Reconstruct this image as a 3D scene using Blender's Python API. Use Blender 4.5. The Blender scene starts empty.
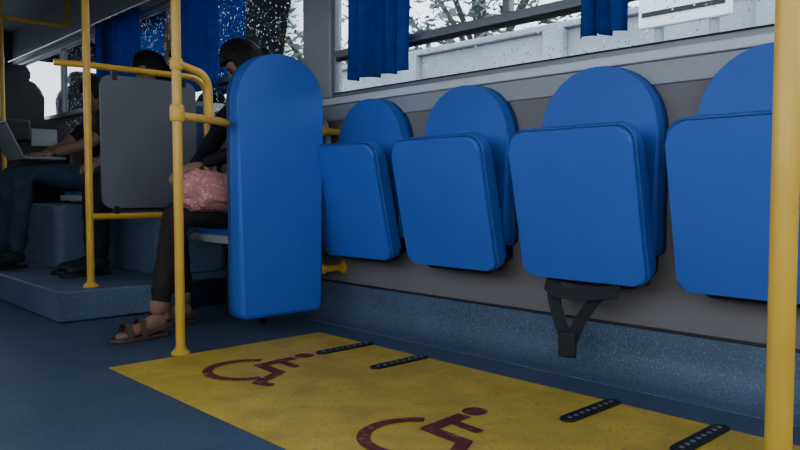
import bpy, bmesh, math, random
from mathutils import Vector, Matrix, noise
random.seed(7)
SC = bpy.context.scene
COL = SC.collection
V = Vector

# ---------------------------------------------------------------- materials
def mat(name, col, rough=0.6, metal=0.0, spec=0.4, noise_amt=0.0, nscale=60, bump=0.0, bscale=200,
        col2=None, sheen=0.0, coat=0.0):
    m = bpy.data.materials.new(name); m.use_nodes = True
    nt = m.node_tree; b = nt.nodes["Principled BSDF"]
    b.inputs["Base Color"].default_value = (*col, 1)
    b.inputs["Roughness"].default_value = rough
    b.inputs["Metallic"].default_value = metal
    b.inputs["Specular IOR Level"].default_value = spec
    if sheen: b.inputs["Sheen Weight"].default_value = sheen
    if coat: b.inputs["Coat Weight"].default_value = coat
    tc = nt.nodes.new("ShaderNodeTexCoord")
    n = nt.nodes.new("ShaderNodeTexNoise"); n.inputs["Scale"].default_value = nscale
    n.inputs["Detail"].default_value = 4
    nt.links.new(tc.outputs["Object"], n.inputs["Vector"])
    r = nt.nodes.new("ShaderNodeValToRGB")
    c2 = col2 or tuple(c * (1 - noise_amt) for c in col)
    c1 = tuple(min(1, c * (1 + noise_amt * .5)) for c in col)
    r.color_ramp.elements[0].position = 0.35; r.color_ramp.elements[1].position = 0.65
    r.color_ramp.elements[0].color = (*c2, 1); r.color_ramp.elements[1].color = (*c1, 1)
    nt.links.new(n.outputs["Fac"], r.inputs["Fac"])
    nt.links.new(r.outputs["Color"], b.inputs["Base Color"])
    if bump > 0:
        n2 = nt.nodes.new("ShaderNodeTexNoise"); n2.inputs["Scale"].default_value = bscale
        nt.links.new(tc.outputs["Object"], n2.inputs["Vector"])
        bp = nt.nodes.new("ShaderNodeBump"); bp.inputs["Strength"].default_value = bump
        bp.inputs["Distance"].default_value = 0.003
        nt.links.new(n2.outputs["Fac"], bp.inputs["Height"])
        nt.links.new(bp.outputs["Normal"], b.inputs["Normal"])
    return m

def overlay(m, spk, scale, lo, hi, detail=1, strength=1.0):
    nt = m.node_tree; b = nt.nodes["Principled BSDF"]
    src = b.inputs["Base Color"].links[0].from_socket
    tc = nt.nodes.new("ShaderNodeTexCoord")
    n = nt.nodes.new("ShaderNodeTexNoise"); n.inputs["Scale"].default_value = scale; n.inputs["Detail"].default_value = detail
    nt.links.new(tc.outputs["Object"], n.inputs["Vector"])
    r = nt.nodes.new("ShaderNodeValToRGB")
    r.color_ramp.elements[0].position = lo; r.color_ramp.elements[1].position = hi
    r.color_ramp.elements[1].color = (strength, strength, strength, 1)
    nt.links.new(n.outputs["Fac"], r.inputs["Fac"])
    mx = nt.nodes.new("ShaderNodeMixRGB"); mx.inputs["Color2"].default_value = (*spk, 1)
    nt.links.new(r.outputs["Color"], mx.inputs["Fac"]); nt.links.new(src, mx.inputs["Color1"])
    nt.links.new(mx.outputs["Color"], b.inputs["Base Color"])
    return m

def speckle_mat(name, base, spk, rough, scale=90, amt=0.62, var=.18, vscale=3):
    return overlay(mat(name, base, rough, noise_amt=var, nscale=vscale, bump=0.25, bscale=120), spk, scale, amt, amt + .06)

M_blue   = mat("blue_vinyl", (0.028, 0.118, 0.50), 0.5, noise_amt=0.04, nscale=5, bump=0.25, bscale=520, spec=.4)
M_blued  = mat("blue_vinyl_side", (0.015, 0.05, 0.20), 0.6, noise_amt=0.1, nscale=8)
M_pipe   = mat("blue_piping", (0.03, 0.09, 0.32), 0.45)
M_yel    = mat("yellow_paint", (0.70, 0.39, 0.035), 0.38, noise_amt=0.08, nscale=12, coat=.15)
M_mat    = speckle_mat("yellow_vinyl_floor", (0.62, 0.39, 0.04), (0.42, 0.27, 0.04), 0.5, 150, .60, .20, 7)
overlay(M_mat, (0.33, 0.22, 0.05), 9, .52, .78, 8, .6)
overlay(M_mat, (0.12, 0.10, 0.06), 34, .64, .72, 6, .6)
M_red    = overlay(mat("maroon_symbol_paint", (0.15, 0.020, 0.018), 0.65, noise_amt=0.35, nscale=45), (.40, .24, .05), 42, .57, .66, 6, .6)
M_floor  = speckle_mat("blue_speckled_floor", (0.050, 0.082, 0.128), (0.105, 0.15, 0.215), 0.42, 160, .60)
overlay(M_floor, (0.03, 0.045, 0.07), 5, .5, .75, 7, .5)
M_cove   = speckle_mat("blue_speckled_cove", (0.075, 0.112, 0.170), (0.15, 0.20, 0.28), 0.55, 190, .57)
M_wall   = mat("taupe_wall_panel", (0.195, 0.176, 0.180), 0.6, noise_amt=0.06, nscale=3, bump=.2, bscale=150)
M_trim   = mat("grey_trim", (0.33, 0.34, 0.365), 0.45, noise_amt=.05, metal=.1)
M_sill   = mat("pale_sill", (0.68, 0.70, 0.73), 0.35, noise_amt=.05)
M_frame  = mat("window_aluminium", (0.24, 0.25, 0.27), 0.4, metal=.3, noise_amt=.05)
M_rub    = mat("black_rubber", (0.012, 0.012, 0.014), 0.6)
M_blk    = mat("black_metal", (0.02, 0.02, 0.024), 0.4, metal=.4)
M_web    = mat("black_webbing", (0.02, 0.02, 0.025), 0.75, noise_amt=.4, nscale=120, bump=.5, bscale=350)
M_steel  = mat("steel", (0.5, 0.5, 0.52), 0.3, metal=.9)
M_white  = mat("white_plastic", (0.9, 0.9, 0.9), 0.5)
M_notice = mat("notice_paper", (0.35, 0.35, 0.35), 0.6)
M_lapt   = mat("laptop_grey_plastic", (0.22, 0.22, 0.24), 0.4)
M_greyp  = mat("grey_divider_laminate", (0.125, 0.125, 0.137), 0.5, noise_amt=.1, nscale=4)
M_gseat  = mat("grey_seat_plastic", (0.42, 0.41, 0.38), 0.45, noise_amt=.08, nscale=6)
M_ceil   = mat("ceiling_laminate", (0.34, 0.35, 0.37), 0.6, noise_amt=.04)
M_dark   = mat("dark_plastic", (0.022, 0.022, 0.026), 0.5, noise_amt=.2, nscale=10)
M_block_door   = mat("light_block_door_paint", (0.12, 0.125, 0.135), 0.5, noise_amt=.1, nscale=5)  # grey for the added, unseen door that blocks light
M_skin   = mat("skin", (0.28, 0.145, 0.095), 0.55, noise_amt=.12, nscale=18)
M_hair   = mat("black_hair", (0.006, 0.005, 0.005), 0.6, noise_amt=.5, nscale=120, bump=.6, bscale=160, spec=.2)
M_shirt  = mat("black_shirt", (0.012, 0.012, 0.017), 0.85, noise_amt=.25, nscale=10, bump=.5, bscale=40, spec=.2)
M_brown  = mat("dark_brown_trousers", (0.024, 0.018, 0.018), 0.85, noise_amt=.3, nscale=10, bump=.5, bscale=40, spec=.2)
M_navy   = mat("charcoal_trousers", (0.012, 0.012, 0.016), 0.85, noise_amt=.3, nscale=10, bump=.5, bscale=40, spec=.2)
M_jean   = mat("denim", (0.026, 0.040, 0.072), 0.85, noise_amt=.3, nscale=14, bump=.5, bscale=90)
M_top3   = mat("black_maroon_shirt", (0.018, 0.012, 0.014), 0.8, noise_amt=.2, nscale=12)
M_purp   = mat("dark_violet_shirt", (0.03, 0.028, 0.06), 0.85, noise_amt=.25, nscale=12)
M_sandal = mat("sandal_leather", (0.10, 0.058, 0.036), 0.6, noise_amt=.2)
M_eye    = mat("eye_dark", (0.02, 0.012, 0.01), 0.2)
M_lip    = mat("lips", (0.25, 0.07, 0.06), 0.5)
M_conc   = mat("pale_concrete", (0.40, 0.415, 0.43), 0.85, noise_amt=.25, nscale=.6, bump=.3, bscale=6)
M_road   = mat("wet_asphalt", (0.10, 0.10, 0.105), 0.4, noise_amt=.3, nscale=4)
M_leaf   = mat("tree_leaves", (0.09, 0.12, 0.085), 0.7, noise_amt=.5, nscale=3)
M_bark   = mat("tree_bark", (0.09, 0.08, 0.07), 0.9, noise_amt=.4, nscale=9)

def pink_mat():
    m = mat("pink_floral_cloth", (0.62, 0.20, 0.20), 0.85, bump=.9, bscale=38)
    nt = m.node_tree; b = nt.nodes["Principled BSDF"]
    tc = nt.nodes.new("ShaderNodeTexCoord"); v = nt.nodes.new("ShaderNodeTexVoronoi"); v.inputs["Scale"].default_value = 70
    nt.links.new(tc.outputs["Object"], v.inputs["Vector"])
    r = nt.nodes.new("ShaderNodeValToRGB")
    r.color_ramp.elements[0].position = .2; r.color_ramp.elements[0].color = (.68, .46, .41, 1)
    r.color_ramp.elements[1].position = .32; r.color_ramp.elements[1].color = (.52, .20, .19, 1)
    nt.links.new(v.outputs["Distance"], r.inputs["Fac"]); nt.links.new(r.outputs["Color"], b.inputs["Base Color"])
    return m
M_pink = pink_mat()

def glass_mat():
    m = bpy.data.materials.new("rain_spotted_glass"); m.use_nodes = True
    nt = m.node_tree; nt.nodes.clear(); N = nt.nodes.new; L = nt.links.new
    o = N("ShaderNodeOutputMaterial")
    tr = N("ShaderNodeBsdfTransparent"); tr.inputs[0].default_value = (.84, .87, .89, 1)
    gl = N("ShaderNodeBsdfGlossy"); gl.inputs["Roughness"].default_value = .03; gl.inputs["Color"].default_value = (.6, .6, .6, 1)
    fr = N("ShaderNodeFresnel"); fr.inputs[0].default_value = 1.2
    mx = N("ShaderNodeMixShader")
    L(fr.outputs[0], mx.inputs[0]); L(tr.outputs[0], mx.inputs[1]); L(gl.outputs[0], mx.inputs[2])
    tc = N("ShaderNodeTexCoord")
    def layer(sc, th):
        v = N("ShaderNodeTexVoronoi"); v.inputs["Scale"].default_value = sc; L(tc.outputs["Object"], v.inputs["Vector"])
        sep = N("ShaderNodeSeparateColor"); L(v.outputs["Color"], sep.inputs[0])
        pw = N("ShaderNodeMath"); pw.operation = 'POWER'; pw.inputs[1].default_value = 1.6; L(sep.outputs[0], pw.inputs[0])
        mul = N("ShaderNodeMath"); mul.operation = 'MULTIPLY'; mul.inputs[1].default_value = th; L(pw.outputs[0], mul.inputs[0])
        lt = N("ShaderNodeMath"); lt.operation = 'LESS_THAN'; L(v.outputs["Distance"], lt.inputs[0]); L(mul.outputs[0], lt.inputs[1])
        sh = N("ShaderNodeMath"); sh.operation = 'GREATER_THAN'; sh.inputs[1].default_value = .5; L(sep.outputs[1], sh.inputs[0])
        return lt, sh
    a, ac = layer(36, .26); b, bc = layer(80, .28)
    mxm = N("ShaderNodeMath"); mxm.operation = 'MAXIMUM'; L(a.outputs[0], mxm.inputs[0]); L(b.outputs[0], mxm.inputs[1])
    sc = N("ShaderNodeMath"); sc.operation = 'MULTIPLY'; sc.inputs[1].default_value = .75; L(mxm.outputs[0], sc.inputs[0])
    cr = N("ShaderNodeMixRGB"); cr.inputs["Color1"].default_value = (.10, .12, .14, 1); cr.inputs["Color2"].default_value = (.62, .66, .70, 1)
    L(ac.outputs[0], cr.inputs["Fac"])
    tl = N("ShaderNodeBsdfTranslucent"); L(cr.outputs[0], tl.inputs[0])
    m2 = N("ShaderNodeMixShader")
    L(sc.outputs[0], m2.inputs[0]); L(mx.outputs[0], m2.inputs[1]); L(tl.outputs[0], m2.inputs[2])
    L(m2.outputs[0], o.inputs[0])
    return m
M_glass = glass_mat()

def curtain_mat():
    m = bpy.data.materials.new("blue_curtain_cloth"); m.use_nodes = True
    nt = m.node_tree; nt.nodes.clear()
    o = nt.nodes.new("ShaderNodeOutputMaterial")
    d = nt.nodes.new("ShaderNodeBsdfDiffuse"); t = nt.nodes.new("ShaderNodeBsdfTranslucent")
    tc = nt.nodes.new("ShaderNodeTexCoord"); n = nt.nodes.new("ShaderNodeTexNoise"); n.inputs["Scale"].default_value = 25
    nt.links.new(tc.outputs["Object"], n.inputs["Vector"])
    r = nt.nodes.new("ShaderNodeValToRGB")
    r.color_ramp.elements[0].color = (.012, .065, .32, 1); r.color_ramp.elements[1].color = (.026, .14, .56, 1)
    nt.links.new(n.outputs["Fac"], r.inputs["Fac"])
    nt.links.new(r.outputs[0], d.inputs[0]); nt.links.new(r.outputs[0], t.inputs[0])
    mx = nt.nodes.new("ShaderNodeMixShader"); mx.inputs[0].default_value = .55
    nt.links.new(d.outputs[0], mx.inputs[1]); nt.links.new(t.outputs[0], mx.inputs[2]); nt.links.new(mx.outputs[0], o.inputs[0])
    return m
M_curt = curtain_mat()
M_lamp = mat("lamp_diffuser", (.5, .5, .5), .5)
M_screen = mat("laptop_screen", (.03, .03, .035), .15)

# ---------------------------------------------------------------- helpers
def empty(name, loc=(0, 0, 0)):
    e = bpy.data.objects.new(name, None); e.empty_display_size = .05; e.location = loc
    COL.objects.link(e); return e

def put(name, me, m=None, parent=None, smooth=True, wn=False):
    ob = bpy.data.objects.new(name, me); COL.objects.link(ob)
    if m: 
        me.materials.clear(); me.materials.append(m)
    if smooth:
        for p in me.polygons: p.use_smooth = True
        if not wn:
            me.set_sharp_from_angle(angle=math.radians(40))
    if wn:
        w = ob.modifiers.new("wn", 'WEIGHTED_NORMAL'); w.keep_sharp = True
    if parent:
        ob.parent = parent
        ob.matrix_parent_inverse = Matrix.Translation(-V(parent.location))
    return ob

def bm_mesh(bm, name):
    me = bpy.data.meshes.new(name); bmesh.ops.recalc_face_normals(bm, faces=bm.faces)
    bm.to_mesh(me); bm.free(); return me

def box(name, lo, hi, m, parent=None, bev=0.004, seg=2):
    bm = bmesh.new(); bmesh.ops.create_cube(bm, size=1)
    lo, hi = V(lo), V(hi); c = (lo + hi) / 2; s = hi - lo
    for v in bm.verts: v.co = V((v.co.x * s.x, v.co.y * s.y, v.co.z * s.z)) + c
    if bev: bmesh.ops.bevel(bm, geom=bm.edges[:], offset=bev, segments=seg, profile=.5, affect='EDGES')
    return put(name, bm_mesh(bm, name), m, parent, wn=True)

def prism(name, outline, thick, O, U, Vv, N, m, parent=None, bev=.02, seg=4, mback=None):
    O, U, Vv, N = V(O), V(U), V(Vv), V(N)
    bm = bmesh.new()
    a = [bm.verts.new(O + U * u + Vv * w) for u, w in outline]
    b = [bm.verts.new(O + U * u + Vv * w + N * thick) for u, w in outline]
    bm.faces.new(a); bm.faces.new(b[::-1])
    k = len(a); 
    for i in range(k): bm.faces.new((a[i], b[i], b[(i + 1) % k], a[(i + 1) % k]))
    bm.edges.ensure_lookup_table()
    if bev:
        sa, sb = set(a), set(b)
        ed = [e for e in bm.edges if (e.verts[0] in sa and e.verts[1] in sa) or (e.verts[0] in sb and e.verts[1] in sb)]
        bmesh.ops.bevel(bm, geom=ed, offset=bev, segments=seg, profile=.5, affect='EDGES')
    return put(name, bm_mesh(bm, name), m, parent, wn=True)

def rrect(w, h, r, seg=6, rt=None):
    rt = rt if rt is not None else r
    pts = []
    def arc(cx, cy, rr, a0, a1, n):
        for i in range(n + 1):
            a = math.radians(a0 + (a1 - a0) * i / n); pts.append((cx + rr * math.cos(a), cy + rr * math.sin(a)))
    arc(-w/2 + r, r, r, 180, 270, seg); arc(w/2 - r, r, r, 270, 360, seg)
    nt = seg if rt < .1 else 14
    arc(w/2 - rt, h - rt, rt, 0, 90, nt)
    arc(-w/2 + rt, h - rt, rt, 90, 180, nt)
    out = []
    for p in pts:
        if not out or (abs(p[0] - out[-1][0]) + abs(p[1] - out[-1][1])) > 1e-4: out.append(p)
    if abs(out[0][0]-out[-1][0]) + abs(out[0][1]-out[-1][1]) < 1e-4: out.pop()
    return out

def arch(w, h, hs, r=.03, seg=22, p=2.2):
    pts = []
    for i in range(5):
        a = math.radians(180 + 90 * i / 4); pts.append((-w/2 + r + r*math.cos(a), r + r*math.sin(a)))
    for i in range(5):
        a = math.radians(270 + 90 * i / 4); pts.append((w/2 - r + r*math.cos(a), r + r*math.sin(a)))
    for i in range(seg + 1):
        a = math.pi * i / seg
        c, s = math.cos(a), math.sin(a)
        pts.append((w/2 * math.copysign(abs(c) ** (2/p), c), hs + (h - hs) * abs(s) ** (2/p)))
    return pts

def fillet(pts, r, n=7):
    pts = [V(p) for p in pts]; out = [pts[0]]
    for i in range(1, len(pts) - 1):
        p = pts[i]; a = (pts[i-1] - p); b = (pts[i+1] - p)
        ang = a.angle(b)
        if ang > math.radians(176): out.append(p); continue
        rr = min(r, a.length * .45, b.length * .45)
        pa, pb = p + a.normalized() * rr, p + b.normalized() * rr
        for k in range(n + 1):
            t = k / n; out.append(pa.lerp(p, t).lerp(p.lerp(pb, t), t))
    out.append(pts[-1]); return out

def tube(name, pts, r, m, parent=None, fr=0.06, closed=False, res=6):
    pts = fillet(pts, fr) if fr and not closed else [V(p) for p in pts]
    cu = bpy.data.curves.new(name, 'CURVE'); cu.dimensions = '3D'; cu.bevel_depth = r; cu.bevel_resolution = res
    cu.use_fill_caps = True
    s = cu.splines.new('POLY'); s.points.add(len(pts) - 1)
    for i, p in enumerate(pts): s.points[i].co = (*p, 1)
    s.use_cyclic_u = closed
    tmp = bpy.data.objects.new("tmpc", cu); COL.objects.link(tmp)
    dg = bpy.context.evaluated_depsgraph_get(); me = bpy.data.meshes.new_from_object(tmp.evaluated_get(dg))
    bpy.data.objects.remove(tmp); bpy.data.curves.remove(cu)
    me.name = name
    return put(name, me, m, parent)

def lathe(name, prof, O, m, parent=None, axis=(0, 0, 1), seg=24):
    O = V(O); q = V((0, 0, 1)).rotation_difference(V(axis))
    bm = bmesh.new(); rings = []
    for r, z in prof:
        rings.append([bm.verts.new(O + q @ V((r * math.cos(2*math.pi*i/seg), r * math.sin(2*math.pi*i/seg), z))) for i in range(seg)])
    for a, b in zip(rings, rings[1:]):
        for i in range(seg): bm.faces.new((a[i], a[(i+1) % seg], b[(i+1) % seg], b[i]))
    bm.faces.new(rings[0][::-1]); bm.faces.new(rings[-1])
    return put(name, bm_mesh(bm, name), m, parent)

def ribbon(name, pts, w, wdir, th, m, parent=None, fr=.02):
    pts = fillet(pts, fr, 5); wd = V(wdir).normalized()
    bm = bmesh.new(); R = []
    for i, p in enumerate(pts):
        t = (pts[min(i+1, len(pts)-1)] - pts[max(i-1, 0)]).normalized()
        n = t.cross(wd).normalized()
        R.append([bm.verts.new(p + wd*w/2 + n*th/2), bm.verts.new(p - wd*w/2 + n*th/2), bm.verts.new(p - wd*w/2 - n*th/2), bm.verts.new(p + wd*w/2 - n*th/2)])
    for a, b in zip(R, R[1:]):
        for i in range(4): bm.faces.new((a[i], a[(i+1) % 4], b[(i+1) % 4], b[i]))
    bm.faces.new(R[0]); bm.faces.new(R[-1][::-1])
    return put(name, bm_mesh(bm, name), m, parent)

# ---------------------------------------------------------------- room shell
WX = 2.19
YB, YF = -1.6, 8.0
XL = -0.45
ZC = 2.2
ZP = ZC - .002
box("floor", (XL, YB, -.06), (WX + .06, YF, 0), M_floor, bev=0)
box("ceiling", (XL, YB, ZC), (WX + .06, YF, ZC + .06), M_ceil, bev=0)
box("wall_right", (WX, YB, 0), (WX + .06, YF, 1.04), M_wall, bev=0)
box("trim_1", (WX - .012, YB, 1.87), (WX + .06, YF, ZC), M_trim, bev=.004)
box("trim_2", (WX - .024, YB, 1.03), (WX + .06, YF, 1.064), M_sill, bev=.006)
box("trim_3", (WX - .010, YB, .955), (WX, YF, 1.029), M_trim, bev=.003)
def cove():
    prof = [(WX - .001, .165), (WX - .012, .165), (WX - .013, .10)]
    for i in range(9):
        a = math.radians(0 + 90 * i / 8)
        prof.append((WX - .013 - .09 + .09 * math.cos(a), .09 - .09 * math.sin(a) + .003))
    prof += [(WX - .16, .0025), (WX - .16, 0.0), (WX - .001, 0.0)]
    bm = bmesh.new()
    A = [bm.verts.new((x, YB, z)) for x, z in prof]; B = [bm.verts.new((x, YF, z)) for x, z in prof]
    n = len(prof)
    for i in range(n): bm.faces.new((A[i], A[(i+1) % n], B[(i+1) % n], B[i]))
    put("baseboard_right", bm_mesh(bm, "cove"), M_cove)
cove()
box("trim_4", (WX - .016, YB, .165), (WX, YF, .174), M_dark, bev=.003)
box("wall_left", (XL - .06, YB, 0), (XL, 2.6, .72), M_wall, bev=0)
box("trim_5", (XL - .06, YB, 1.87), (XL, YF, ZC), M_trim, bev=0)
e = empty("window_4", (XL, 0, 1.3))
for i, y in enumerate([-1.6, .1, 1.8, 2.5]):
    box(f"post_{i}", (XL - .05, y, .72), (XL - .005, y + .1, 1.87), M_frame, e)
def light_block_door(name, y0, y1):  # out-of-view double door, added to cut daylight from the left windows
    e = empty(name, (XL - .03, (y0 + y1) / 2, 0))
    for k, (a, b) in enumerate([(y0, (y0 + y1) / 2 - .005), ((y0 + y1) / 2 + .005, y1)]):
        box(f"leaf_lower_{k}", (XL - .05, a, .01), (XL, b, 1.0), M_block_door, e)
        box(f"leaf_top_{k}", (XL - .05, a, 1.72), (XL, b, 1.87), M_block_door, e)
        box(f"stile_a_{k}", (XL - .05, a, 1.0), (XL, a + .07, 1.72), M_block_door, e)
        box(f"stile_b_{k}", (XL - .05, b - .07, 1.0), (XL, b, 1.72), M_block_door, e)
        tube(f"handle_{k}", [(XL + .002, b - .12, .9), (XL + .05, b - .12, .95), (XL + .05, b - .12, 1.35), (XL + .002, b - .12, 1.4)], .014, M_yel, e, fr=.03)
light_block_door("light_block_door_1", 2.62, 3.78)
box("wall_left_light_block", (XL - .06, 3.8, 0), (XL, YF, 1.87), M_wall, bev=0)  # out-of-view wall left solid here to darken the far passengers
box("wall_back", (XL, YB - .06, 0), (WX, YB, 1.0), M_wall, bev=0)
box("wall_front", (XL, YF, 0), (WX, YF + .06, 1.25), M_dark, bev=0)
box("trim_6", (XL, YF, 1.95), (WX, YF + .06, ZC), M_dark, bev=0)
e = empty("window_5", (.9, YF, 1.6))
for i, x in enumerate([XL, .85, WX - .08]):
    box(f"post_{i}", (x, YF, 1.25), (x + .08, YF + .05, 1.95), M_rub, e)

def side_window(name, y0, y1, div=None):
    e = empty(name, (WX + .02, (y0 + y1) / 2, 1.4)); f = .022; x0, x1 = WX - .004, WX + .04
    box("frame_bottom", (x0, y0, 1.064), (x1, y1, 1.064 + f), M_frame, e)
    box("frame_top", (x0, y0, 1.84), (x1, y1, 1.87), M_frame, e)
    box("frame_side_a", (x0, y0, 1.062 + f), (x1, y0 + f, 1.84), M_frame, e)
    box("frame_side_b", (x0, y1 - f, 1.062 + f), (x1, y1, 1.84), M_frame, e)
    box("slider_rail", (x0 - .004, y0 + f, 1.255), (x1, y1 - f, 1.29), M_frame, e)
    box("slider_rail_lower", (x0 + .006, y0 + f, 1.242), (x1 - .01, y1 - f, 1.254), M_rub, e, bev=.002)
    for k, d in enumerate(div or []):
        box(f"slider_stile_{k}", (x0, d, 1.29), (x1 - .01, d + .035, 1.84), M_frame, e)
    bm = bmesh.new()
    x = WX + .022
    vs = [bm.verts.new(p) for p in ((x, y0 + f, 1.08), (x, y1 - f, 1.08), (x, y1 - f, 1.845), (x, y0 + f, 1.845))]
    bm.faces.new(vs); put("glass", bm_mesh(bm, "glass"), M_glass, e, smooth=False)
    tube("gasket", [(x0 - .001, y0 + f, 1.087), (x0 - .001, y1 - f, 1.087)], .003, M_rub, e, fr=0)
side_window("window_1", 0.25, 2.80, [1.72])
side_window("window_2", 3.02, 5.35, [4.2])
side_window("window_3", 5.5, 7.9, [6.6])
side_window("window_6", -1.55, 0.1)
def pillar(name, y0, y1):
    prism(name, rrect(y1 - y0, .80, .01, 3), .05, (WX + .03, (y0 + y1) / 2, 1.066), (0, 1, 0), (0, 0, 1), (-1, 0, 0), M_trim, bev=.008)
pillar("trim_7", 2.80, 3.02); pillar("trim_8", 5.35, 5.5); pillar("trim_9", .10, .25)

tube("curtain_rail", [(2.12, -1.5, 1.885), (2.12, 7.9, 1.885)], .008, M_steel, fr=0)
def curtain(y0, y1, zb, folds, amp=.022, tie=0):
    bm = bmesh.new(); nu, nv = folds * 10, 14; g = []
    for j in range(nv + 1):
        t = j / nv; z = 1.87 + (zb - 1.87) * t; row = []
        for i in range(nu + 1):
            s = i / nu
            a = amp * (.5 + .6 * t)
            ph = s * folds * 2 * math.pi + .5 * math.sin(3 * t + s * 9)
            x = 2.11 + a * math.sin(ph) + .006 * math.sin(s * 31 + t * 4)
            w = (y1 - y0) * (1 - .12 * math.sin(math.pi * min(1, t * .9)) * tie)
            y = (y0 + y1) / 2 + (s - .5) * w + .25 * a * math.sin(2 * ph)
            row.append(bm.verts.new((x, y, z + .006 * math.sin(ph * .5 + 1) * t)))
        g.append(row)
    for j in range(nv):
        for i in range(nu): bm.faces.new((g[j][i], g[j][i+1], g[j+1][i+1], g[j+1][i]))
    ob = put("window_curtain", bm_mesh(bm, "curtain"), M_curt)
    so = ob.modifiers.new("s", 'SOLIDIFY'); so.thickness = .002
curtain(2.19, 2.58, 1.12, 6)
curtain(1.185, 1.355, 1.125, 3)
curtain(3.78, 4.30, 1.22, 6)
curtain(4.85, 5.60, 1.22, 7)

for k, y in enumerate([-.3, 2.2, 4.7]):
    e = empty("ceiling_light", (.55, y + .6, ZC))
    box("housing", (.44, y, ZC - .03), (.66, y + 1.2, ZP), M_trim, e)
    box("diffuser", (.46, y + .02, ZC - .045), (.64, y + 1.18, ZC - .03), M_lamp, e, bev=.004)

# ---------------------------------------------------------------- wheelchair floor mat
ZM = .004
box("wheelchair_bay_mat", (.96, -1.2, 0), (1.87, 2.493, ZM), M_mat, bev=.0015, seg=1)
def symbol(cx, cy, s):
    bm = bmesh.new(); zc = [ZM + .0010]
    def W(u, v): return V((cx + (v - .5) * s, cy - (u - .55) * s, zc[0]))
    def disc(u, v, r, n=24):
        zc[0] += .0002
        bm.faces.new([bm.verts.new(W(u + r * math.cos(2*math.pi*i/n), v + r * math.sin(2*math.pi*i/n))) for i in range(n)])
    def stroke(pts, w):
        zc[0] += .0002
        P = [V((a, b, 0)) for a, b in pts]
        L, R = [], []
        for i, p in enumerate(P):
            t = (P[min(i+1, len(P)-1)] - P[max(i-1, 0)]).normalized(); n = V((-t.y, t.x, 0)) * w / 2
            L.append(bm.verts.new(W((p+n).x, (p+n).y))); R.append(bm.verts.new(W((p-n).x, (p-n).y)))
        for i in range(len(P) - 1): bm.faces.new((L[i], L[i+1], R[i+1], R[i]))
    disc(.36, .93, .085)
    stroke([(.37, .82), (.40, .44)], .11); stroke([(.36, .46), (.72, .44)], .10)
    stroke([(.69, .47), (.86, .13)], .09); stroke([(.83, .13), (.99, .19)], .08)
    stroke([(.40, .66), (.66, .64)], .075)
    stroke([(.44 + .31 * math.cos(math.radians(a)), .30 + .31 * math.sin(math.radians(a))) for a in range(125, 352, 8)], .08)
    for f in bm.faces:
        f.normal_update()
        if f.normal.z < 0: f.normal_flip()
    me = bpy.data.meshes.new("sym"); bm.to_mesh(me); bm.free()
    put("wheelchair_symbol_marking", me, M_red, smooth=False)
symbol(1.375, 2.09, .42); symbol(1.325, 1.215, .42)

def rail(y):
    e = empty("tie_down_rail", (1.75, y, ZM))
    prism("plate", rrect(.045, .27, .02, 5), .006, (1.61, y, ZM), (0, 1, 0), (1, 0, 0), (0, 0, 1), M_blk, e, bev=.002, seg=2)
    for i in range(8):
        lathe(f"slot_{i}", [(.007, 0), (.007, .0012), (.004, .0016)], (1.64 + i * .03, y, ZM + .006), M_steel, e, seg=10)
for y in (2.16, 1.85, 1.075, .765): rail(y)

# ---------------------------------------------------------------- poles
R = .0175
def flange(parent, p, axis=(0, 0, 1), r=.036, n="flange"):
    lathe(n, [(r, 0), (r, .006), (r * .75, .014), (.021, .02), (.021, .03)], p, M_yel, parent, axis)
e = empty("grab_pole", (1.245, 2.53, 0))
tube("tube", [(1.245, 2.53, .001), (1.245, 2.53, ZP)], R, M_yel, e, fr=0); flange(e, (1.245, 2.53, .001)); 
lathe("clamp", [(.024, 0), (.027, .01), (.027, .05), (.024, .06)], (1.245, 2.53, .875), M_yel, e)
lathe("clamp_upper", [(.022, 0), (.024, .01), (.024, .03), (.022, .04)], (1.245, 2.53, 1.065), M_yel, e)
tube("curved_rail", [(1.262, 2.53, 1.085), (1.385, 2.55, 1.06), (1.395, 2.56, .90)], .0145, M_yel, e, fr=.07)
e = empty("grab_pole", (1.055, .355, 0))
tube("tube", [(1.055, .355, ZM), (1.055, .355, ZP)], R, M_yel, e, fr=0); flange(e, (1.055, .355, ZM))
e = empty("grab_pole", (1.56, 6.0, .15))
tube("tube", [(1.56, 6.0, .15), (1.56, 6.0, ZP)], R, M_yel, e, fr=0); flange(e, (1.56, 6.0, .15))
e = empty("ceiling_handrail", (1.3, 6.05, 1.92))
tube("tube", [(.3, 6.05, ZP), (.3, 6.05, 1.92), (2.06, 6.05, 1.92), (2.06, 6.05, ZP)], R, M_yel, e)

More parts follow.
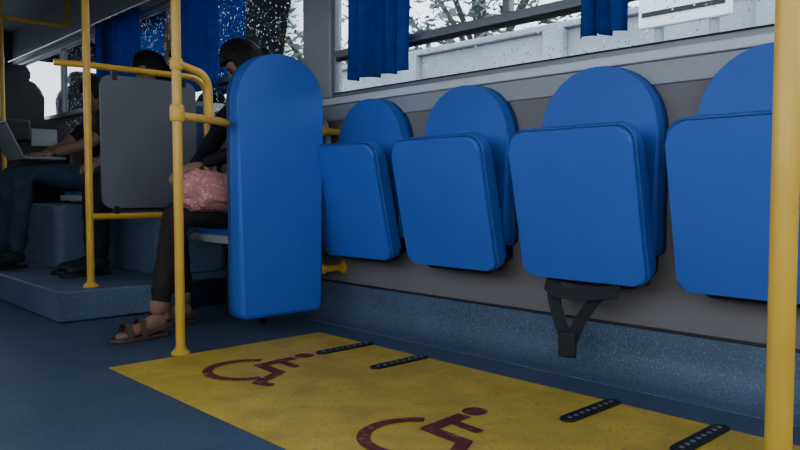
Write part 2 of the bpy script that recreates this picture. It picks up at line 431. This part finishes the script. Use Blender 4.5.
# ---------------------------------------------------------------- wheelchair backrest panel
e = empty("wheelchair_backrest_panel", (1.77, 2.65, .6))
W0, H0 = .425, 1.115; PX = 1.752
ol = arch(W0, H0, H0 - .20, r=.04, p=2.08)
prism("cushion", ol, .075, (PX, 2.66, .078), (1, 0, 0), (0, 0, 1), (0, -1, 0), M_blue, e, bev=.022, seg=5)
olb = arch(W0 + .004, H0 + .002, H0 - .20, r=.04, p=2.08)
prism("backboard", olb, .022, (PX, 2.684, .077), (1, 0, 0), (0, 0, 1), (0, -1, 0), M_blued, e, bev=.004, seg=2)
tube("piping", [(PX + u * .985, 2.655, .078 + v * .998 + .002) for u, v in ol], .0055, M_pipe, e, closed=True, res=3)
for k, z in enumerate((.895, .245)):
    pts = [(1.262, 2.53, z), (1.45, 2.60, z), (1.58, 2.715, z), (WX - .002, 2.725, z)] if k == 0 else [(1.60, 2.70, z), (1.64, 2.715, z), (WX - .002, 2.725, z)]
    tube(f"support_tube_{k}", pts, .0165, M_yel, e, fr=.08)
    flange(e, (WX - .001, 2.725, z), (-1, 0, 0), .034, f"wall_flange_{k}")
    lathe(f"collar_{k}", [(.018, 0), (.025, .006), (.025, .03), (.018, .036)], (2.04, 2.724, z), M_yel, e, (1, 0, 0))
    box(f"clamp_{k}", (1.73, 2.684, z - .03), (1.79, 2.71, z + .03), M_blk, e)

# ---------------------------------------------------------------- divider
e = empty("divider_screen", (1.6, 3.55, .5))
ZD = 1.215
tube("pole", [(1.29, 3.55, .151), (1.29, 3.55, ZP)], R, M_yel, e, fr=0); flange(e, (1.29, 3.55, .151))
tube("frame", [(1.30, 3.55, ZD), (1.915, 3.55, ZD), (1.915, 3.55, .49), (1.30, 3.55, .49)], .0155, M_yel, e, fr=.11)
prism("panel", rrect(.50, .65, .05, 6), .016, (1.60, 3.558, .53), (1, 0, 0), (0, 0, 1), (0, -1, 0), M_greyp, e, bev=.003, seg=2)
for k, (x, z) in enumerate([(1.42, ZD - .03), (1.78, ZD - .03), (1.42, .51), (1.78, .51)]):
    box(f"bracket_{k}", (x - .012, 3.54, z - .03), (x + .012, 3.56, z + .03), M_blk, e, bev=.002)
tube("forward_rail", [(1.29, 3.55, ZD), (1.15, 3.58, ZD)], .0155, M_yel, e, fr=0)

# ---------------------------------------------------------------- folding seats
def folding_seat(yc):
    e = empty("folding_seat", (WX, yc, .6))
    w, h = .43, .615; hs = h - .215
    ol = arch(w, h, hs, r=.03, p=2.05); z0 = .41
    prism("backrest_cushion", ol, .055, (WX - .022, yc, z0), (0, 1, 0), (0, 0, 1), (-1, 0, 0), M_blue, e, bev=.02, seg=5)
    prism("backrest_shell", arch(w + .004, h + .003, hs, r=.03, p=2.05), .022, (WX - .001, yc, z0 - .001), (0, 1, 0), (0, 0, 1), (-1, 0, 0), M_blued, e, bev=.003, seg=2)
    tube("backrest_piping", [(WX - .03, yc + u * .985, z0 + v * .998) for u, v in ol], .005, M_pipe, e, closed=True, res=3)
    pb, pt = V((2.075, yc, .33)), V((1.965, yc, .82))
    up = (pt - pb).normalized(); L = (pt - pb).length
    n = V((0, 1, 0)).cross(up).normalized()
    if n.x > 0: n = -n
    olp = rrect(.46, L, .035, 6, .06)
    prism("pan_cushion", olp, .05, pb - n * .035, (0, 1, 0), up, n, M_blue, e, bev=.018, seg=4)
    prism("pan_underside", rrect(.455, L - .004, .035, 6, .06), .022, pb + n * .0155, (0, 1, 0), up, n, M_blue, e, bev=.009, seg=3)
    tube("pan_piping", [pb + n * .0165 + V((0, u * .998, 0)) + up * (v + .0) for u, v in olp], .0045, M_pipe, e, closed=True, res=3)
    tube("frame_tube", [(WX - .004, yc - .17, .42), (2.09, yc - .17, .315), (2.09, yc + .17, .315), (WX - .004, yc + .17, .42)], .011, M_blk, e, fr=.03)
    for s in (-1, 1):
        prism(f"hinge_bracket_{s}", [(0, 0), (.10, -.045), (.115, -.02), (.085, .03), (0, .09)], .008, (WX - .001, yc + s * .19, .36), (-1, 0, 0), (0, 0, 1), (0, 1, 0), M_blk, e, bev=.002, seg=2)
        lathe(f"hinge_pin_{s}", [(.014, 0), (.016, .004), (.016, .03), (.012, .034)], (2.095, yc + s * .19 - .013, .335), M_blk, e, (0, 1, 0), 14)
    return e
for y in (2.45, 1.885, 1.30, .745): folding_seat(y)

e = empty("seat_belt", (2.06, 1.42, .25))
wd = (.50, -.86, 0)
ribbon("strap_upper", [(2.055, 1.45, .300), (2.045, 1.41, .280), (2.045, 1.31, .274), (2.05, 1.17, .298)], .045, (.45, 0, 1), .004, M_web, e)
ribbon("strap_loop_left", [(2.075, 1.43, .31), (2.07, 1.425, .24), (2.062, 1.39, .16), (2.055, 1.355, .095)], .045, wd, .004, M_web, e, .03)
ribbon("strap_loop_right", [(2.06, 1.24, .285), (2.055, 1.275, .24), (2.05, 1.32, .17), (2.045, 1.345, .10), (2.045, 1.345, .06)], .045, wd, .004, M_web, e, .03)
prism("buckle", rrect(.058, .085, .008, 4), .02, (2.04, 1.35, .065), V(wd).normalized(), (0, 0, 1), V((-.86, -.5, 0)).normalized(), M_rub, e, bev=.005)

# ---------------------------------------------------------------- raised platform + pedestals
prism("raised_floor_platform", [(1.12, 3.48), (2.175, 3.48), (2.175, 7.95), (1.12, 7.95)], .15, (0, 0, 0), (1, 0, 0), (0, 1, 0), (0, 0, 1), M_cove, bev=.012)
def pedestal(lo, hi):
    lo, hi = V(lo), V(hi); w = hi.x - lo.x; l = hi.y - lo.y
    prism("seat_pedestal", [(u + (lo.x + hi.x)/2, v + lo.y) for u, v in rrect(w, l, .06, 6)], hi.z - lo.z, (0, 0, lo.z), (1, 0, 0), (0, 1, 0), (0, 0, 1), M_cove, bev=.03)
pedestal((1.43, 4.48, .15), (2.16, 5.3, .53))
pedestal((1.72, 3.75, .15), (2.16, 4.42, .51))

def side_seat(yc, zf, xfront=1.66, ped=False):
    e = empty("bench_seat", (1.9, yc, zf))
    zs = zf + .40; xb = WX - .028
    prism("seat_shell", rrect(.44, .47, .06, 6), .035, (xfront, yc, zs - .02), (0, 1, 0), (1, 0, 0), (0, 0, 1), M_gseat, e, bev=.014)
    prism("seat_cushion", rrect(.40, .43, .06, 6), .03, (xfront + .02, yc, zs + .012), (0, 1, 0), (1, 0, 0), (0, 0, 1), M_blue, e, bev=.014)
    prism("back_shell", arch(.43, .56, .40, p=2.3), .02, (xb, yc, zs + .05), (0, 1, 0), (0, 0, 1), (-1, 0, 0), M_gseat, e, bev=.008)
    prism("back_cushion", arch(.40, .52, .37, p=2.3), .025, (xb - .018, yc, zs + .06), (0, 1, 0), (0, 0, 1), (-1, 0, 0), M_blue, e, bev=.012)
    if ped:
        tube("leg_frame", [(1.80, yc - .15, zf + .001), (1.80, yc - .15, zs - .02)], .015, M_blk, e, fr=0)
        tube("leg_frame_b", [(1.80, yc + .15, zf + .001), (1.80, yc + .15, zs - .02)], .015, M_blk, e, fr=0)
        box("cantilever", (1.78, yc - .17, zs - .06), (WX - .02, yc + .17, zs - .02), M_blk, e)
    return e
side_seat(2.99, 0, 1.62, True)
side_seat(4.10, .15 , 1.68)
side_seat(4.80, .17 , 1.62)

# ---------------------------------------------------------------- people
def skin_graph(verts, edges, radii, sub=2, root=0):
    me = bpy.data.meshes.new("sk"); me.from_pydata([tuple(v) for v in verts], edges, [])
    ob = bpy.data.objects.new("sk", me); COL.objects.link(ob)
    md = ob.modifiers.new("skin", 'SKIN'); md.branch_smoothing = .6; md.use_smooth_shade = True
    for i, r in enumerate(radii):
        d = me.skin_vertices[0].data[i]
        rr = r if isinstance(r, tuple) else (r, r); d.radius = rr; d.use_root = (i == root)
    ss = ob.modifiers.new("sub", 'SUBSURF'); ss.levels = sub; ss.render_levels = sub
    dg = bpy.context.evaluated_depsgraph_get(); dg.update()
    out = bpy.data.meshes.new_from_object(ob.evaluated_get(dg))
    bpy.data.objects.remove(ob); bpy.data.meshes.remove(me)
    return out

def segdist(p, a, b):
    ab = b - a; t = max(0, min(1, (p - a).dot(ab) / max(1e-9, ab.length_squared))); return (p - (a + ab * t)).length

def join(meshes, name, mats, parent, matidx=None):
    bm = bmesh.new()
    for k, me in enumerate(meshes):
        n0 = len(bm.faces); bm.from_mesh(me); bm.faces.ensure_lookup_table()
        if matidx:
            for f in bm.faces[n0:]: f.material_index = matidx[k]
    me = bpy.data.meshes.new(name); bm.to_mesh(me); bm.free()
    for m in mats: me.materials.append(m)
    for p in me.polygons: p.use_smooth = True
    ob = bpy.data.objects.new(name, me); COL.objects.link(ob)
    ob.parent = parent; ob.matrix_parent_inverse = Matrix.Translation(-V(parent.location)); return ob

def ellipsoid(c, r, rot=None, seg=20, fn=None):
    bm = bmesh.new(); bmesh.ops.create_uvsphere(bm, u_segments=seg, v_segments=seg * 3 // 4, radius=1)
    for v in bm.verts:
        p = V((v.co.x * r[0], v.co.y * r[1], v.co.z * r[2]))
        if fn: p = fn(p, v.co)
        if rot: p = rot @ p
        v.co = p + V(c)
    me = bpy.data.meshes.new("el"); bm.to_mesh(me); bm.free(); return me

def hand(wrist, d, nrm, side, curl=35):
    d = V(d).normalized(); nrm = (V(nrm) - V(nrm).dot(d) * d).normalized(); s = d.cross(nrm).normalized() * side
    wrist = V(wrist); ms = []
    rot = Matrix((( d.x, s.x, nrm.x), (d.y, s.y, nrm.y), (d.z, s.z, nrm.z)))
    ms.append(ellipsoid(wrist + d * .045, (.055, .040, .016), rot, 16))
    lens = [(.034, .022, .018), (.038, .026, .02), (.035, .024, .019), (.027, .018, .016)]
    for k in range(4):
        off = (.030 - .020 * k); base = wrist + d * .055 + s * off * .9
        kn = wrist + d * (.088 - .005 * abs(k - 1)) + s * off
        pts = [base, kn]; cur = kn; ang = 0
        for j, l in enumerate(lens[k]):
            ang += math.radians(curl * (.6 + .4 * j)); dd = d * math.cos(ang) - nrm * math.sin(ang)
            cur = cur + dd * l; pts.append(cur)
        ms.append(skin_graph(pts, [(i, i+1) for i in range(len(pts)-1)], [.009, .0095, .0085, .0078, .0062], 1))
    t0 = wrist + d * .02 + s * .02; t1 = wrist + d * .045 + s * .045 - nrm * .008
    t2 = t1 + (d * .8 + s * .45 - nrm * .35).normalized() * .032; t3 = t2 + (d * .95 + s * .05 - nrm * .35).normalized() * .026
    ms.append(skin_graph([t0, t1, t2, t3], [(0, 1), (1, 2), (2, 3)], [.012, .0125, .010, .0075], 1))
    return ms

def head(parent, c, fwd, up, hair_len=.0, hairm=M_hair, bun=False, side_cover=.22):
    c = V(c); f = V(fwd).normalized(); u = (V(up) - V(up).dot(f) * f).normalized(); s = u.cross(f)
    rot = Matrix(((f.x, s.x, u.x), (f.y, s.y, u.y), (f.z, s.z, u.z)))
    def fn(p, q):
        if q.z < 0: 
            k = -q.z; p.y *= 1 - .30 * k; p.x = p.x * (1 - .18 * k) + .012 * k
        if q.x > .55: p.x -= (q.x - .55) * .022
        nr = math.exp(-((q.y / .17) ** 2)) * math.exp(-(((q.z + .12) / .20) ** 2))
        if q.x > .5: p.x += nr * .020
        ey = math.exp(-(((abs(q.y) - .36) / .16) ** 2)) * math.exp(-(((q.z - .08) / .12) ** 2))
        if q.x > .4: p.x -= ey * .010
        ch = math.exp(-((q.y / .25) ** 2)) * math.exp(-(((q.z + .80) / .14) ** 2))
        if q.x > .1: p.x += ch * .012
        mo = math.exp(-((q.y / .3) ** 2)) * math.exp(-(((q.z + .52) / .10) ** 2))
        if q.x > .4: p.x += mo * .006
        return p
    ms, mi = [ellipsoid(c, (.092, .074, .112), rot, 40, fn)], [0]
    for sg in (-1, 1):
        ms.append(ellipsoid(c + rot @ V((.073, sg * .028, .008)), (.010, .013, .008), rot, 12)); mi.append(2)
        ms.append(ellipsoid(c + rot @ V((.077, sg * .028, .026)), (.008, .018, .0035), rot, 10)); mi.append(1)
        ms.append(ellipsoid(c + rot @ V((-.002, sg * .076, -.004)), (.018, .007, .030), rot, 14, lambda p, q: p + V((0, .004 * q.x, 0)))); mi.append(0)
    ms.append(ellipsoid(c + rot @ V((.083, 0, -.055)), (.008, .022, .006), rot, 14)); mi.append(3)
    join(ms, "head", [M_skin, hairm, M_eye, M_lip], parent, mi)
    bm = bmesh.new(); bmesh.ops.create_uvsphere(bm, u_segments=56, v_segments=40, radius=1)
    kill = [v for v in bm.verts if (v.co.x > max(.5, side_cover) and v.co.z < .42) or (v.co.x > side_cover and v.co.z < -.15) or (v.co.z < -.78)]
    bmesh.ops.delete(bm, geom=kill, context='VERTS')
    for v in bm.verts:
        q = v.co.copy(); n = noise.noise(q * 5) * .004 + .0022 * math.sin(math.atan2(q.y, q.x) * 40)
        p = V((q.x * (.108 + n), q.y * (.092 + n), q.z * (.126 + n)))
        if q.z < -.1 and hair_len: p.z -= hair_len * (-q.z - .1); p.x -= .02 * (-q.z)
        v.co = c + rot @ p
    me = bpy.data.meshes.new("hair"); bm.to_mesh(me); bm.free()
    ob = put("hair", me, hairm, parent); so = ob.modifiers.new("s", 'SOLIDIFY'); so.thickness = .014; so.offset = -1
    if bun:
        join([ellipsoid(c + rot @ V((-.105, 0, -.03)), (.032, .038, .038), rot, 16)], "hair_bun", [hairm], parent)

def passenger(name, J, mats, hands, hd, feet, scale=1.0):
    e = empty(name, J['pelvis'])
    names = list(J.keys()); idx = {k: i for i, k in enumerate(names)}
    rad = dict(pelvis=.125, waist=.112, chest=.128, upchest=.105, neck0=.058, neck1=.050,
               shL=.062, shR=.062, elL=.042, elR=.042, wrL=.026, wrR=.026, slL=.05, slR=.05,
               hipL=.098, hipR=.098, thL=.086, thR=.086, knL=.064, knR=.064, cfL=.058, cfR=.058, hmL=.048, hmR=.048, anL=.034, anR=.034)
    E = [('pelvis', 'waist', 's'), ('waist', 'chest', 's'), ('chest', 'upchest', 's'), ('upchest', 'neck0', 's'), ('neck0', 'neck1', 'k'),
         ('pelvis', 'hipL', 'p'), ('pelvis', 'hipR', 'p')]
    for S in 'LR':
        E += [('upchest', 'sh'+S, 's'), ('sh'+S, 'sl'+S, 's'), ('sl'+S, 'el'+S, 'a'), ('el'+S, 'wr'+S, 'a'),
              ('hip'+S, 'th'+S, 'p'), ('th'+S, 'kn'+S, 'p'), ('kn'+S, 'cf'+S, 'p'), ('cf'+S, 'hm'+S, 'p'), ('hm'+S, 'an'+S, 'h')]
    me = skin_graph([V(J[k]) for k in names], [(idx[a], idx[b]) for a, b, _ in E], [rad[k] * scale for k in names], 3, idx['pelvis'])
    lab = {'s': 0, 'p': 1, 'k': 3, 'a': 2, 'h': 4}
    if len(mats) < 5: mats = mats + [mats[3]]
    segs = [(V(J[a]), V(J[b]), lab[l], (rad[a] + rad[b]) / 2) for a, b, l in E]
    for m in mats: me.materials.append(m)
    for p in me.polygons:
        c = p.center; best = min(segs, key=lambda s: segdist(c, s[0], s[1]) - s[3] * .9)
        p.material_index = best[2]; p.use_smooth = True
    for v in me.vertices:
        c = v.co; best = min(segs, key=lambda s: segdist(c, s[0], s[1]) - s[3] * .9)
        if best[2] in (0, 1):
            v.co = v.co + v.normal * (noise.noise(c * 16) * .009 + noise.noise(c * 38) * .004)
    ob = bpy.data.objects.new("body", me); COL.objects.link(ob)
    ob.parent = e; ob.matrix_parent_inverse = Matrix.Translation(-V(e.location))
    ms = []
    for (w, d, n, sd, cu) in hands: ms += hand(w, d, n, sd, cu)
    join(ms, "hands", [M_skin], e)
    head(e, **hd)
    for i, (an, toe, kind) in enumerate(feet):
        an, toe = V(an), V(toe); d = (toe - an); d.z = 0; d.normalize(); s = V((-d.y, d.x, 0)); zg = toe.z
        heel = V((an.x, an.y, zg)) - d * .035
        if kind == 'sandal':
            pts = [an + V((0, 0, .03)), an, heel + V((0, 0, .035)) , heel + d * .10 + V((0, 0, .045)), heel + d * .165 + V((0, 0, .034))]
            parts = [skin_graph(pts, [(0, 1), (1, 2), (1, 3), (3, 4), (2, 3)], [.034, .034, .030, (.032, .032), (.030, .030)], 2, 1)]
            for t in range(5):
                o = (.028 - t * .014) * (1 if i == 0 else -1); l = [.062, .058, .053, .047, .038][t]
                b = heel + d * .165 + s * o + V((0, 0, .026))
                parts.append(skin_graph([b, b + d * l * .55 + V((0, 0, .002)), b + d * l + V((0, 0, -.006))], [(0, 1), (1, 2)],
                                        [.013 if t == 0 else .010, .012 if t == 0 else .009, .009 if t == 0 else .007], 1))
            join(parts, f"foot_{i}", [M_skin], e)
            prof = [(.0, -.028), (.10, -.032), (.17, -.043), (.22, -.036), (.245, 0), (.22, .036), (.17, .043), (.10, .032), (0, .028), (-.018, 0)]
            prism(f"sandal_sole_{i}", prof, .016, heel + V((0, 0, .001)), d, s, (0, 0, 1), M_sandal, e, bev=.004, seg=2)
            for k, (o, hgt, ww) in enumerate([(.175, .062, .04), (.115, .078, .03)]):
                c0 = heel + d * o
                arcp = [c0 + s * (.045 * math.cos(a)) + V((0, 0, .012 + hgt * math.sin(a))) for a in [math.pi * q / 10 for q in range(11)]]
                ribbon(f"sandal_strap_{i}_{k}", arcp, .024, d, .004, M_sandal, e)
            hp = [heel + d * .10 + s * .04 + V((0, 0, .03)), heel - d * .02 + s * .036 + V((0, 0, .055)), heel - d * .034 + V((0, 0, .06)), heel - d * .02 - s * .036 + V((0, 0, .055)), heel + d * .10 - s * .04 + V((0, 0, .03))]
            ribbon(f"sandal_back_strap_{i}", hp, .016, (0, 0, 1), .004, M_sandal, e)
        else:
            pts = [an + V((0, 0, .03)), an, heel + V((0, 0, .038)), heel + d * .11 + V((0, 0, .048)), heel + d * .19 + V((0, 0, .036)), heel + d * .235 + V((0, 0, .030))]
            me = skin_graph(pts, [(0, 1), (1, 2), (1, 3), (3, 4), (4, 5), (2, 3)], [.040, .040, .034, .040, .038, .026], 2, 1)
            join([me], f"shoe_{i}", [kind], e)
            prof = [(.0, -.034), (.10, -.036), (.18, -.044), (.24, -.036), (.265, 0), (.24, .036), (.18, .044), (.10, .036), (0, .034), (-.02, 0)]
            prism(f"shoe_sole_{i}", prof, .02, heel + V((0, 0, .001)), d, s, (0, 0, 1), M_rub, e, bev=.004, seg=2)
    return e

def lerp(a, b, t): return tuple(V(a).lerp(V(b), t))
def joints(pel, nb, neck1, shw, el, wr, kn, an, hipw=.09, hem=.8):
    pel, nb = V(pel), V(nb)
    J = dict(pelvis=tuple(pel), waist=lerp(pel, nb, .33), chest=lerp(pel, nb, .64), upchest=lerp(pel, nb, .86), neck0=tuple(nb), neck1=tuple(neck1))
    uc = V(J['upchest'])
    for S, sg in (('L', -1), ('R', 1)):
        sh = uc + V((-.01, sg * shw, .02)); J['sh'+S] = tuple(sh); J['sl'+S] = lerp(sh, el[S], .55); J['el'+S] = el[S]; J['wr'+S] = wr[S]
        hp = pel + V((-.03, sg * hipw, -.01)); J['hip'+S] = tuple(hp); J['th'+S] = lerp(hp, kn[S], .5); J['kn'+S] = kn[S]
        J['cf'+S] = lerp(kn[S], an[S], .35); J['hm'+S] = lerp(kn[S], an[S], hem); J['an'+S] = an[S]
    return J

# Woman behind the blue panel, facing the aisle, arms over the bag on her lap
el = {'L': (1.71, 2.83, .80), 'R': (1.71, 3.18, .80)}
wr = {'L': (1.565, 2.95, .735), 'R': (1.575, 3.06, .72)}
kn = {'L': (1.42, 2.91, .52), 'R': (1.49, 3.09, .52)}
an = {'L': (1.325, 2.90, .085), 'R': (1.545, 3.10, .085)}
J1 = joints((1.92, 2.99, .545), (1.84, 2.99, 1.06), (1.825, 2.99, 1.13), .165, el, wr, kn, an, hem=.78)
p1 = passenger("seated_woman", J1, [M_shirt, M_brown, M_shirt, M_skin],
    [(wr['L'], (-1, .25, -.35), (-.35, -.2, 1), -1, 38), (wr['R'], (-1, -.35, -.25), (-.3, .2, 1), 1, 38)],
    dict(c=(1.81, 2.99, 1.21), fwd=(-1, .55, -1.0), up=(-.5, .2, 1), hair_len=.05, bun=True, side_cover=.42),
    [(an['L'], (1.13, 2.89, 0.0), 'sandal'), (an['R'], (1.36, 3.10, 0.0), 'sandal')])

def bag():
    e = empty("pink_cloth_bag", (1.55, 2.86, .63))
    def fn(p, q):
        n = noise.noise(q * 1.8 + V((3, 1, 2))) * .20 + noise.noise(q * 4.5) * .10 + abs(noise.noise(V((q.x * 9, q.y * 3, q.z * 2)))) * -.14
        p = V((math.copysign(abs(q.x) ** .75, q.x) * .148, math.copysign(abs(q.y) ** .85, q.y) * .075, math.copysign(abs(q.z) ** .75, q.z) * .092))
        p = p * (1 + n)
        if p.z < 0: p.y *= 1.15; p.x *= 1.05
        return p
    me = ellipsoid((1.555, 2.835, .615), (.15, .08, .085), Matrix.Rotation(.10, 3, 'Y'), 64, fn)
    put("bag_body", me, M_pink, e)
    tube("bag_handle", [(1.62, 2.82, .69), (1.66, 2.80, .79), (1.72, 2.785, .80), (1.70, 2.83, .69)], .008, M_pink, e, fr=.05)
bag()

# Passenger behind the grey divider
el = {'L': (1.74, 3.93, .93), 'R': (1.74, 4.31, .93)}
wr = {'L': (1.60, 4.02, .80), 'R': (1.60, 4.20, .80)}
kn = {'L': (1.50, 4.02, .67), 'R': (1.54, 4.20, .67)}
an = {'L': (1.52, 4.02, .24), 'R': (1.54, 4.19, .24)}
J2 = joints((1.95, 4.12, .68), (1.91, 4.12, 1.16), (1.88, 4.12, 1.24), .165, el, wr, kn, an, hem=.97)
passenger("seated_passenger_in_dark_clothes", J2, [M_purp, M_navy, M_purp, M_skin, M_navy],
    [(wr['L'], (-1, .2, -.35), (0, -.3, 1), -1, 25), (wr['R'], (-1, -.2, -.35), (0, .3, 1), 1, 25)],
    dict(c=(1.865, 4.12, 1.315), fwd=(-1, .1, -.45), up=(-.3, 0, 1), hair_len=.12, side_cover=.3),
    [(an['L'], (1.32, 4.00, .15), M_rub), (an['R'], (1.34, 4.20, .15), M_rub)])

# Passenger in jeans with laptop
el = {'L': (1.66, 4.59, .90), 'R': (1.66, 4.98, .90)}
wr = {'L': (1.50, 4.69, .845), 'R': (1.50, 4.90, .845)}
kn = {'L': (1.33, 4.70, .725), 'R': (1.30, 4.90, .725)}
an = {'L': (1.28, 4.70, .24), 'R': (1.28, 4.92, .24)}
J3 = joints((1.80, 4.79, .69), (1.84, 4.79, 1.10), (1.82, 4.79, 1.16), .165, el, wr, kn, an, hem=.97)
p3 = passenger("seated_passenger_in_jeans", J3, [M_top3, M_jean, M_skin, M_skin, M_jean],
    [(wr['L'], (-1, .1, -.1), (0, -.2, 1), -1, 18), (wr['R'], (-1, -.1, -.1), (0, .2, 1), 1, 18)],
    dict(c=(1.80, 4.79, 1.235), fwd=(-1, 0, -.6), up=(-.4, 0, 1), hair_len=.02),
    [(an['L'], (1.08, 4.68, .15), M_rub), (an['R'], (1.08, 4.92, .15), M_rub)])
tb = empty("laptop_computer", (1.38, 4.80, .82))
prism("base", rrect(.34, .24, .012, 4), .018, (1.31, 4.79, .802), (0, 1, 0), (1, 0, 0), (0, 0, 1), M_lapt, tb, bev=.004, seg=2)
up = V((-.42, 0, .91)).normalized(); nn = V((0, 1, 0)).cross(up); nn = nn if nn.x > 0 else -nn
O = V((1.31, 4.79, .817))
prism("lid", rrect(.34, .225, .012, 4), .009, O - nn * .009, (0, 1, 0), up, nn, M_lapt, tb, bev=.003, seg=2)
prism("screen", rrect(.315, .195, .004, 3), .001, O + up * .014, (0, 1, 0), up, nn, M_screen, tb, bev=0)
prism("keyboard", rrect(.29, .11, .006, 3), .0012, (1.345, 4.79, .820), (0, 1, 0), (1, 0, 0), (0, 0, 1), M_rub, tb, bev=0)

# ---------------------------------------------------------------- driver area at the far end
e = empty("driver_seat", (1.9, 6.9, .15))
prism("back", arch(.50, .80, .62, p=2.6), .10, (1.90, 6.95, .80), (1, 0, 0), (0, 0, 1), (0, 1, 0), M_dark, e, bev=.03)
prism("headrest", rrect(.28, .16, .05, 5), .08, (1.90, 6.96, 1.56), (1, 0, 0), (0, 0, 1), (0, 1, 0), M_dark, e, bev=.025)
prism("cushion", rrect(.50, .48, .06, 5), .12, (1.90, 7.0, .66), (1, 0, 0), (0, 1, 0), (0, 0, 1), M_dark, e, bev=.03)
lathe("pedestal", [(.2, 0), (.2, .03), (.1, .06), (.09, .48), (.15, .51)], (1.90, 7.2, .151), M_blk, e)
e = empty("driver_partition", (1.7, 6.3, .15))
prism("panel", rrect(1.0, 1.05, .05, 6), .03, (1.66, 6.4, .151), (1, 0, 0), (0, 0, 1), (0, -1, 0), M_dark, e, bev=.008)
box("notice", (1.86, 6.362, .98), (2.06, 6.369, 1.12), M_notice, e, bev=.001)
box("fare_box", (1.55, 6.15, 1.0), (1.80, 6.365, 1.17), M_dark, e, bev=.02)

# ---------------------------------------------------------------- outside
box("road", (-60, -60, -.5), (60, 80, -.4), M_road, bev=0)
ZG = -.398
e = empty("roadside_building", (11, 4, ZG))
box("facade", (9.0, -14, ZG), (9.6, 30, 2.95), M_conc, e, bev=.02)
box("coping", (8.9, -14, 2.95), (9.7, 30, 3.05), M_trim, e, bev=.02)
for i in range(14):
    y = -12 + i * 3
    box(f"column_{i}", (8.85, y, ZG), (9.0, y + .35, 2.95), M_conc, e, bev=.02)
e = empty("roadside_signboard", (7.5, 4.5, ZG))
prism("board", rrect(1.0, .8, .04, 4), .08, (7.5, 3.55, 2.38), (0, 1, 0), (0, 0, 1), (-1, 0, 0), M_white, e, bev=.02)
box("board_stripe", (7.405, 3.10, 2.50), (7.42, 4.0, 2.55), M_rub, e, bev=.002)
tube("post_a", [(7.52, 3.25, ZG), (7.52, 3.25, 3.15)], .05, M_frame, e, fr=0)
tube("post_b", [(7.52, 3.85, ZG), (7.52, 3.85, 3.15)], .05, M_frame, e, fr=0)
def tree(x, y, h, r, n=1500):
    e = empty("street_tree", (x, y, ZG))
    tube("trunk", [(x, y, ZG), (x + .1, y + .1, h * .4), (x, y + .2, h * .7)], .16, M_bark, e, fr=.5)
    for k in range(4):
        a = k * 1.6; tube(f"branch_{k}", [(x, y, h * .45), (x + .5 * r * math.cos(a), y + .5 * r * math.sin(a), h * .75)], .06, M_bark, e, fr=0)
    vs, fs = [], []
    cl = [(V((random.uniform(-r, r) * .65, random.uniform(-r, r) * .8, random.uniform(-.4, .42) * h * .6)), random.uniform(.4, .7) * r) for _ in range(9)]
    for _ in range(n):
        c, cr = random.choice(cl); dv = V((random.gauss(0, 1), random.gauss(0, 1), random.gauss(0, 1))).normalized() * cr * random.uniform(.55, 1)
        p = V((x, y, h * .75)) + c + dv
        a = V((random.gauss(0, 1), random.gauss(0, 1), random.gauss(0, .6))).normalized() * random.uniform(.08, .2)
        b = a.orthogonal().normalized() * a.length * .5
        i = len(vs); vs += [p - a, p + b, p + a, p - b]; fs.append((i, i+1, i+2, i+3))
    me = bpy.data.meshes.new("leaves"); me.from_pydata(vs, [], fs); put("leaves", me, M_leaf, e, smooth=False)
for (x, y, h, r) in [(12.5, 5.5, 6.2, 2.4), (12.5, 10.5, 7, 3.0), (12, 15.5, 6, 2.8), (13, 22, 7.5, 3.5), (12.5, -3.5, 5.4, 2.0)]:
    tree(x, y, h, r)

# ---------------------------------------------------------------- world + sun
w = bpy.data.worlds.new("World"); SC.world = w; w.use_nodes = True
nt = w.node_tree; bg = nt.nodes["Background"]; bg.inputs[1].default_value = 4.2
tc = nt.nodes.new("ShaderNodeTexCoord"); sp = nt.nodes.new("ShaderNodeSeparateXYZ"); rp = nt.nodes.new("ShaderNodeValToRGB")
nt.links.new(tc.outputs["Generated"], sp.inputs[0]); nt.links.new(sp.outputs["Z"], rp.inputs[0])
rp.color_ramp.elements[0].color = (.80, .89, .98, 1); rp.color_ramp.elements[1].color = (.56, .71, .93, 1)
rp.color_ramp.elements[1].position = .8
nt.links.new(rp.outputs[0], bg.inputs[0])
sd = bpy.data.lights.new("overcast_sun", 'SUN'); sd.energy = 1.5; sd.angle = math.radians(60); sd.color = (.93, .96, 1)
so = bpy.data.objects.new("overcast_sun", sd); so.rotation_euler = (math.radians(20), math.radians(50), 0); COL.objects.link(so)

# ---------------------------------------------------------------- camera
cd = bpy.data.cameras.new("camera"); cd.lens = 32.4; cd.sensor_width = 36; cd.clip_start = .02
co = bpy.data.objects.new("camera", cd); co.location = (0, 0, .62)
co.rotation_euler = (math.radians(90 - 2.8), 0, math.radians(-43.3)); COL.objects.link(co)
SC.camera = co
